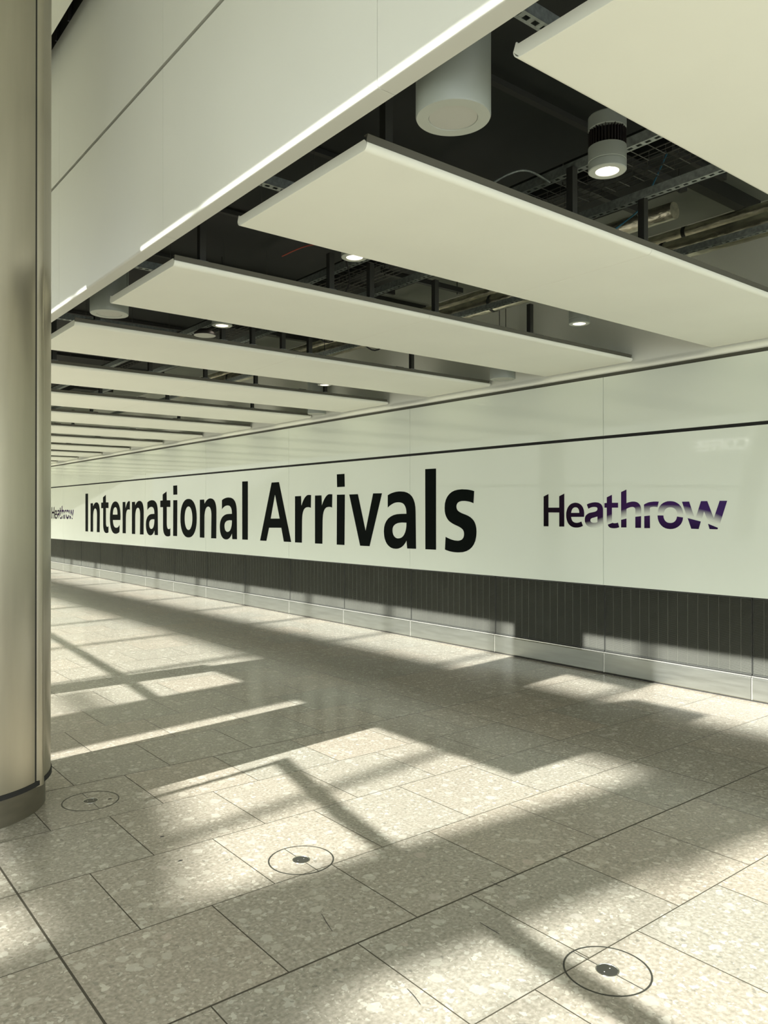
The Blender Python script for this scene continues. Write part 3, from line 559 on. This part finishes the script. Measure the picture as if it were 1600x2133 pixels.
# foil-lagged pipes
def pipe(x, z, r, y0, y1, label):
    t = thing('foil_pipe', label, 'pipe', (x, y0, z), 'foil lagged pipes')
    bm = NB(); rr = random.Random(int(x * 100)); N = 20; seg = int((y1 - y0) / 0.12); rings = []
    for i in range(seg + 1):
        rings.append([bm.verts.new((r * (1 + rr.uniform(-.03, .03)) * math.cos(2 * math.pi * k / N), i * 0.12, r * (1 + rr.uniform(-.03, .03)) * math.sin(2 * math.pi * k / N))) for k in range(N)])
    for A, B in zip(rings, rings[1:]):
        for k in range(N): bm.faces.new((A[k], A[(k + 1) % N], B[(k + 1) % N], B[k]))
    bm.faces.new(rings[0]); bm.faces.new(rings[-1][::-1])
    obj('lagging', bm, M['foil'], t, 60)
    bm = NB()
    for y in (0.6, 2.6, 4.5, 6.4, 8.3, 10.2, 12.0):
        if y < y1 - y0: lathe_y(bm, r * 1.05, y, 0.035)
    obj('clips', bm, M['post'], t)
def lathe_y(bm, r, y, w, n=24):
    A = [bm.verts.new((r * math.cos(2 * math.pi * k / n), y, r * math.sin(2 * math.pi * k / n))) for k in range(n)]
    B = [bm.verts.new((r * math.cos(2 * math.pi * k / n), y + w, r * math.sin(2 * math.pi * k / n))) for k in range(n)]
    for k in range(n): bm.faces.new((A[k], A[(k + 1) % n], B[(k + 1) % n], B[k]))
pipe(5.74, 3.72, 0.085, -1, 13, 'thick foil-lagged pipe running away from the camera, upper right')
pipe(5.02, 3.74, 0.06, 3.0, 4.1, 'short foil-lagged pipe stub left of the thick one')
pipe(6.05, 3.96, 0.05, -1, 13, 'slim foil-lagged pipe nearest the glass wall')
# cables
def cable(pts, r, m, label, name='cable'):
    P0 = [Vector(p) for p in pts]; out = []
    for i in range(len(P0) - 1):
        a = P0[max(i - 1, 0)]; b = P0[i]; c = P0[i + 1]; d = P0[min(i + 2, len(P0) - 1)]
        for s in range(8):
            u = s / 8; out.append(0.5 * ((2 * b) + (c - a) * u + (2 * a - 5 * b + 4 * c - d) * u * u + (3 * b - a - 3 * c + d) * u ** 3))
    out.append(P0[-1]); bm = NB(); tube(bm, out, r, 8); return tag(obj(name, bm, m, None, 60), label, 'cable')
cable([(4.36, 2.65, 3.84), (4.23, 2.65, 3.64), (4.07, 2.65, 3.42), (3.90, 2.65, 3.29), (3.77, 2.66, 3.20), (3.70, 2.68, 3.16)], 0.005, M['bluecable'], 'thin blue cable hanging in a curve from the wire tray')
cable([(2.95, 2.86, 3.3), (3.02, 2.75, 3.36), (3.12, 2.7, 3.39), (3.32, 2.72, 3.39)], 0.006, M['galv'], 'grey flexible cable bending onto the left slotted channel')
cable([(3.1, 4.35, 3.42), (3.2, 4.42, 3.36), (3.28, 4.5, 3.26), (3.26, 4.56, 3.15)], 0.005, M['gap'], 'black cable beside the spot lamp behind the second plank')
cable([(2.6, 4.3, 3.25), (2.75, 4.22, 3.33), (2.95, 4.12, 3.36), (3.31, 4.05, 3.41)], 0.004, M['red'], 'thin reddish cable curving up to the slotted channel behind the second plank')
cable([(3.97, 6.15, 3.42), (4.2, 6.15, 3.24), (4.5, 6.15, 3.36), (4.8, 6.15, 3.24), (5.13, 6.15, 3.47)], 0.007, M['gap'], 'black cable looping in the gap behind the third plank')
tag(obj('pipe_wrap', BX(3.35, 3.62, 8.0, 8.12, 3.36, 3.46), M['red'], None, None, 0.01), 'small red junction box in the gap behind the fourth plank', 'junction box')
# thin suspension wires of the planks
wi = 0
for k in range(0, 5):
    for x in (2.0, 2.32, 2.75, 3.12):
        bm = NB(); tube(bm, [(x, 2.505 + P * k + 1.0, 3.14), (x, 2.505 + P * k + 1.0, 3.69)], 0.0014, 5)
        o = obj('suspension_wire', bm, M['wire']); tag(o, 'thin steel suspension wire, %s from the bulkhead, holding the %s plank from the top' % (ORD[wi % 4], ORD[k + 1]), 'wire', 'suspension wires'); wi += 1

# ================================================================ COLUMN
def column(x, y, label, seam=True):
    t = thing('steel_column', label, 'column', (x, y, 0), 'steel columns'); R, RS = 0.475, 0.448
    s0, s1 = math.radians(-48.6), math.radians(-37.0)
    bm = NB(); lathe(bm, [(RS, 0.0), (RS, 0.150)], 160); obj('skirting', bm, M['colskirt'], t, 40)
    bm = NB(); lathe(bm, [(RS - 0.012, 0.15), (R + 0.006, 0.152), (R + 0.006, 0.176), (R - 0.004, 0.178)], 160); obj('dark_ring', bm, M['gap'], t, 40)
    bm = NB(); lathe(bm, [(R - 0.02, 0.176), (R, 0.178), (R, 6.0)], 150, a0=s1, a1=s0 + 2 * math.pi); obj('shell', bm, M['steel'], t, 50)
    # rounded cover strip set in the open seam
    bm = NB(); n = 16; w = (s1 - s0); rings = []
    for i in range(n + 1):
        u = i / n; a = s0 + math.radians(2.2) + (w - math.radians(2.2)) * u
        r = R + 0.012 * math.sin(math.pi * u) - 0.004 * (1 - u) ** 3
        rings.append([bm.verts.new((r * math.cos(a), r * math.sin(a), z)) for z in (0.145, 6.0)])
    for A, B in zip(rings, rings[1:]): bm.faces.new((A[0], B[0], B[1], A[1]))
    obj('cover_strip', bm, M['steel'], t, 60)
    bm = NB(); lathe(bm, [(R - 0.003, 0.178), (R - 0.003, 6.0)], 6, a0=s0 - 0.004, a1=s0 + math.radians(2.3)); obj('seam_backing', bm, M['gap'], t)
    return t
column(0.82, 4.74, 'large round brushed steel column at the left edge of the photo')
column(-6.0, 4.985, 'round brushed steel column farther out in the hall, outside the photo')

# ================================================================ FLOOR BOXES
def floor_box(x, y, label, ra=0.0):
    t = thing('floor_access_cover', label, 'floor cover', (x, y, 0), 'round floor covers', ra); R = 0.152
    bm = NB(); lathe(bm, [(R - 0.0065, 0.0), (R - 0.0065, 0.0008), (R, 0.0008), (R, 0.0)], 96); obj('outer_ring', bm, M['ring'], t)
    bm = NB(); lathe(bm, [(0.0405, 0), (0.0405, 0.0014), (0.038, 0.0016), (0.037, 0.0)], 64); obj('cap_rim', bm, M['chrome'], t)
    bm = NB(); lathe(bm, [(0.0365, 0.0), (0.036, 0.0012), (0.001, 0.0012)], 64); cp = obj('cap', bm, M['capdark'], t)
    for s in (-1, 1):
        bm = NB(); lathe(bm, [(0.0025, 0.0012), (0.002, 0.002), (0.0003, 0.002)], 12, c=(s * 0.016, 0.0)); obj('screw', bm, M['chrome'], cp)
    bm = NB(); box(bm, -0.0017, 0.0017, 0.0405, R - 0.003, 0, 0.0006); box(bm, -0.0017, 0.0017, -R + 0.003, -0.0405, 0, 0.0006)
    obj('joint_line', bm, M['ring'], t)
    return t
floor_box(1.437, 4.42, 'round floor cover with a dark cap, in shade right beside the column base')
floor_box(1.953, 3.058, 'round floor cover with a dark cap, in the bright sun patch at lower centre')
floor_box(2.32, 1.648, 'largest round floor cover with a dark cap, lower right, nearest the camera')

# ================================================================ ADDED SUN BLOCKERS (outside the frame, shaped to cast the floor shadows)
def sh(x, y, X):            # floor point -> point on the plane X along the sun ray
    return (y - SUN_AZ * (x - X), SUN_SLOPE * (x - X))
def ray_panel(bm, pts, X, th):
    """extrude a floor shadow outline, projected back along the sun, into a solid blocker"""
    prism(bm, [sh(x, y, X) for x, y in pts], 'x', X - th, X)
XS = -1.0
scr = thing('shadow_screen', 'added sun-blocking screen at the hall side, outside the photo', 'screen', (XS, 0, 0))
yb, zt = 3.92, SUN_SLOPE * (2.56 - XS)
def rail(pts, name):
    for (xa, ya), (xb, yb2) in zip(pts, pts[1:]):
        (y0, z0), (y1, z1) = sh(xa, ya, XS), sh(xb, yb2, XS)
        bm = NB(); w = 0.028
        vs = [bm.verts.new(v) for v in ((0, y0, z0 - w), (0.04, y0, z0 - w), (0.04, y0, z0 + w), (0, y0, z0 + w), (0, y1, z1 - w), (0.04, y1, z1 - w), (0.04, y1, z1 + w), (0, y1, z1 + w))]
        for f in ((0, 1, 2, 3), (4, 7, 6, 5), (0, 4, 5, 1), (1, 5, 6, 2), (2, 6, 7, 3), (3, 7, 4, 0)): bm.faces.new([vs[i] for i in f])
        obj(name, bm, M['post'], scr)
rail([(2.62, 4.39), (2.40, 3.40), (2.22, 2.3), (2.17, 1.7), (2.12, 0.9), (2.1, -2)], 'rail')
rail([(2.60, 6.1), (2.74, 7.5), (2.97, 10.9), (3.2, 16)], 'rail')
obj('post', BX(0, 0.04, 3.885, 3.925, 0, SUN_SLOPE * 3.55), M['post'], scr)
# added opaque header, shaped back from the floor shadow, stepping up near the camera
bm = NB(); ray_panel(bm, [(3.62, 3.22), (3.62, 7.55), (5.55, 7.55), (5.55, 4.0), (5.9, 3.9), (5.9, 3.22)], XS, 0.03)
hd = obj('header_blocker', bm, M['facade'], scr); hd.location.x = -XS
bm = NB(); ray_panel(bm, [(6.25, 4.1), (6.3, 5.2), (7.02, 5.25), (6.95, 4.2)], XS, 0.03)  # added to shade part of the skirting, outlined along the sun rays
obj('upper_blocker', bm, M['facade'], scr).location.x = -XS
bm = NB(); ray_panel(bm, [(1.0, 7.22), (1.0, 7.56), (3.7, 7.66), (3.7, 7.28)], XS, 0.03)  # added upright, shaped to cast a dark band across the floor
obj('jamb_blocker', bm, M['facade'], scr).location.x = -XS
# far frame, added as sun blockers that cast the soft floor shadows
XF = -17.0
fw = thing('shadow_facade', 'added far sun-blocking frame of the hall, outside the photo', 'facade', (XF, 0, 0))
for k in range(-3, 10):
    yc = 3.60 + 1.97 * k
    bm = NB(); a = [sh(0.2, yc - 0.30, 0), sh(8.5, yc - 0.30 + 8.3 * 0.0, 0)]
    (ya, za), (yb2, zb) = sh(0.0, yc - 0.19, XF), sh(8.6, yc + 0.9, XF)
    w = 0.012 if k == -1 else 0.055; box(bm, -0.15, 0, ya - w, ya + w, 9.21, zb); obj('mullion', bm, M['facade'], fw)
def fband(pts, name='transom_blocker'):  # added bar, its outline projected back from a floor shadow
    bm = NB(); prism(bm, [sh(x, y, XF) for x, y in pts], 'x', -0.2, 0); obj(name, bm, M['facade'], fw)
fband([(1.10, -3), (1.45, 2.2), (1.42, 3.05), (1.66, 3.6), (1.78, 4.0), (1.84, 4.3), (2.0, 4.8), (1.0, 4.8), (1.0, 4.3), (0.98, 3.6), (0.98, 3.0), (0.95, 2.2), (0.7, -3)])
fband([(2.22, 5.9), (2.30, 7.2), (2.22, 7.2), (2.12, 5.9)])
fband([(4.42, -4), (4.42, 8), (4.55, 22), (5.5, 22), (5.68, 8), (5.72, -4)], 'spandrel_blocker')
fband([(0.5, 2.28), (2.26, 2.04), (3.8, 1.86), (6.6, 1.45), (6.6, 2.45), (3.93, 2.76), (2.9, 2.86), (2.0, 2.95), (1.27, 3.05), (0.5, 3.08)], 'raking_blocker')

struct('wall_end', BX(-17, 6.95, 34.0, 34.3, 0, 9.2), M['facade'])  # added to cut open sky out of the glass reflections
# solid far storey and shallow piers, added to darken and band the glass reflections
struct('wall_far', BX(XF - 0.3, XF, -8, 34, 0, 9.2), M['wallpaint'])
for i, (y, w) in enumerate(((-5, 1.4), (-1, 0.8), (2.5, 2.2), (7, 0.9), (10.5, 1.8), (15, 0.8), (19, 2.4), (24, 1.0), (29, 1.6))):
    tag(obj('reflection_pier', BX(XF, XF + 0.45, y, y + w, 0, 9.2), M['trim' if i % 3 == 1 else 'facade']), 'added pier on the far side of the hall, outside the photo, %s of nine' % ORD[i], 'pier', 'added hall piers')

# ================================================================ THINGS THE GLASS REFLECTS
cu = bpy.data.curves.new('coffee', 'FONT'); cu.body = 'COFFEE'; cu.size = 0.42; cu.extrude = 0.01; cu.align_x = 'CENTER'
to = bpy.data.objects.new('tmp', cu); S.collection.objects.link(to)
me = bpy.data.meshes.new_from_object(to.evaluated_get(bpy.context.evaluated_depsgraph_get())); bpy.data.objects.remove(to)
me.materials.append(M['coffee'])
co = bpy.data.objects.new('coffee_sign', me); S.collection.objects.link(co)
co.rotation_euler = Matrix(((0, 0, 1), (1, 0, 0), (0, 1, 0))).to_euler(); co.location = (-6, 10.2, 3.23)
tag(co, "lit 'COFFEE' lettering out in the hall, mirrored faintly in the glass wall", 'sign')

# ================================================================ LITTER ON THE FLOOR
HAIR = [(((1.752, 2.592), (1.730, 2.525), (1.712, 2.459)), 'long dark strand on the shaded tile below the middle floor cover'),
        (((2.480, 2.359), (2.481, 2.324), (2.485, 2.294)), 'short dark strand crossing the tile joint right of centre'),
        (((2.200, 2.150), (2.198, 2.102), (2.197, 2.045)), 'dark strand left of the largest floor cover'),
        (((1.701, 2.004), (1.693, 1.960), (1.680, 1.913)), 'dark strand at the bottom edge in the sunlit tile')]
LEAF = [((1.555, 3.708), 'dark speck on the left part of the big sun patch'), ((1.513, 3.398), 'dark speck in the soft shade left of the middle floor cover'),
        ((1.531, 4.381), 'dark speck inside the ring of the floor cover by the column')]
for pts, l in HAIR:
    bm = NB(); tube(bm, [(x, y, 0.0012) for x, y in pts], [0.0007, 0.0012, 0.0007], 5)
    tag(obj('hair_strand', bm, M['gap']), l, 'litter', 'dark strands on the floor')
for (x, y), l in LEAF:
    bm = NB(); lathe(bm, [(0.0005, 0.003), (0.007, 0.002), (0.011, 0.0)], 10); bmesh.ops.scale(bm, vec=(1.2, 0.45, 1), verts=bm.verts[:]); bmesh.ops.translate(bm, vec=(x, y, 0), verts=bm.verts[:])
    tag(obj('dirt_speck', bm, M['gap']), l, 'litter', 'dark specks on the floor')
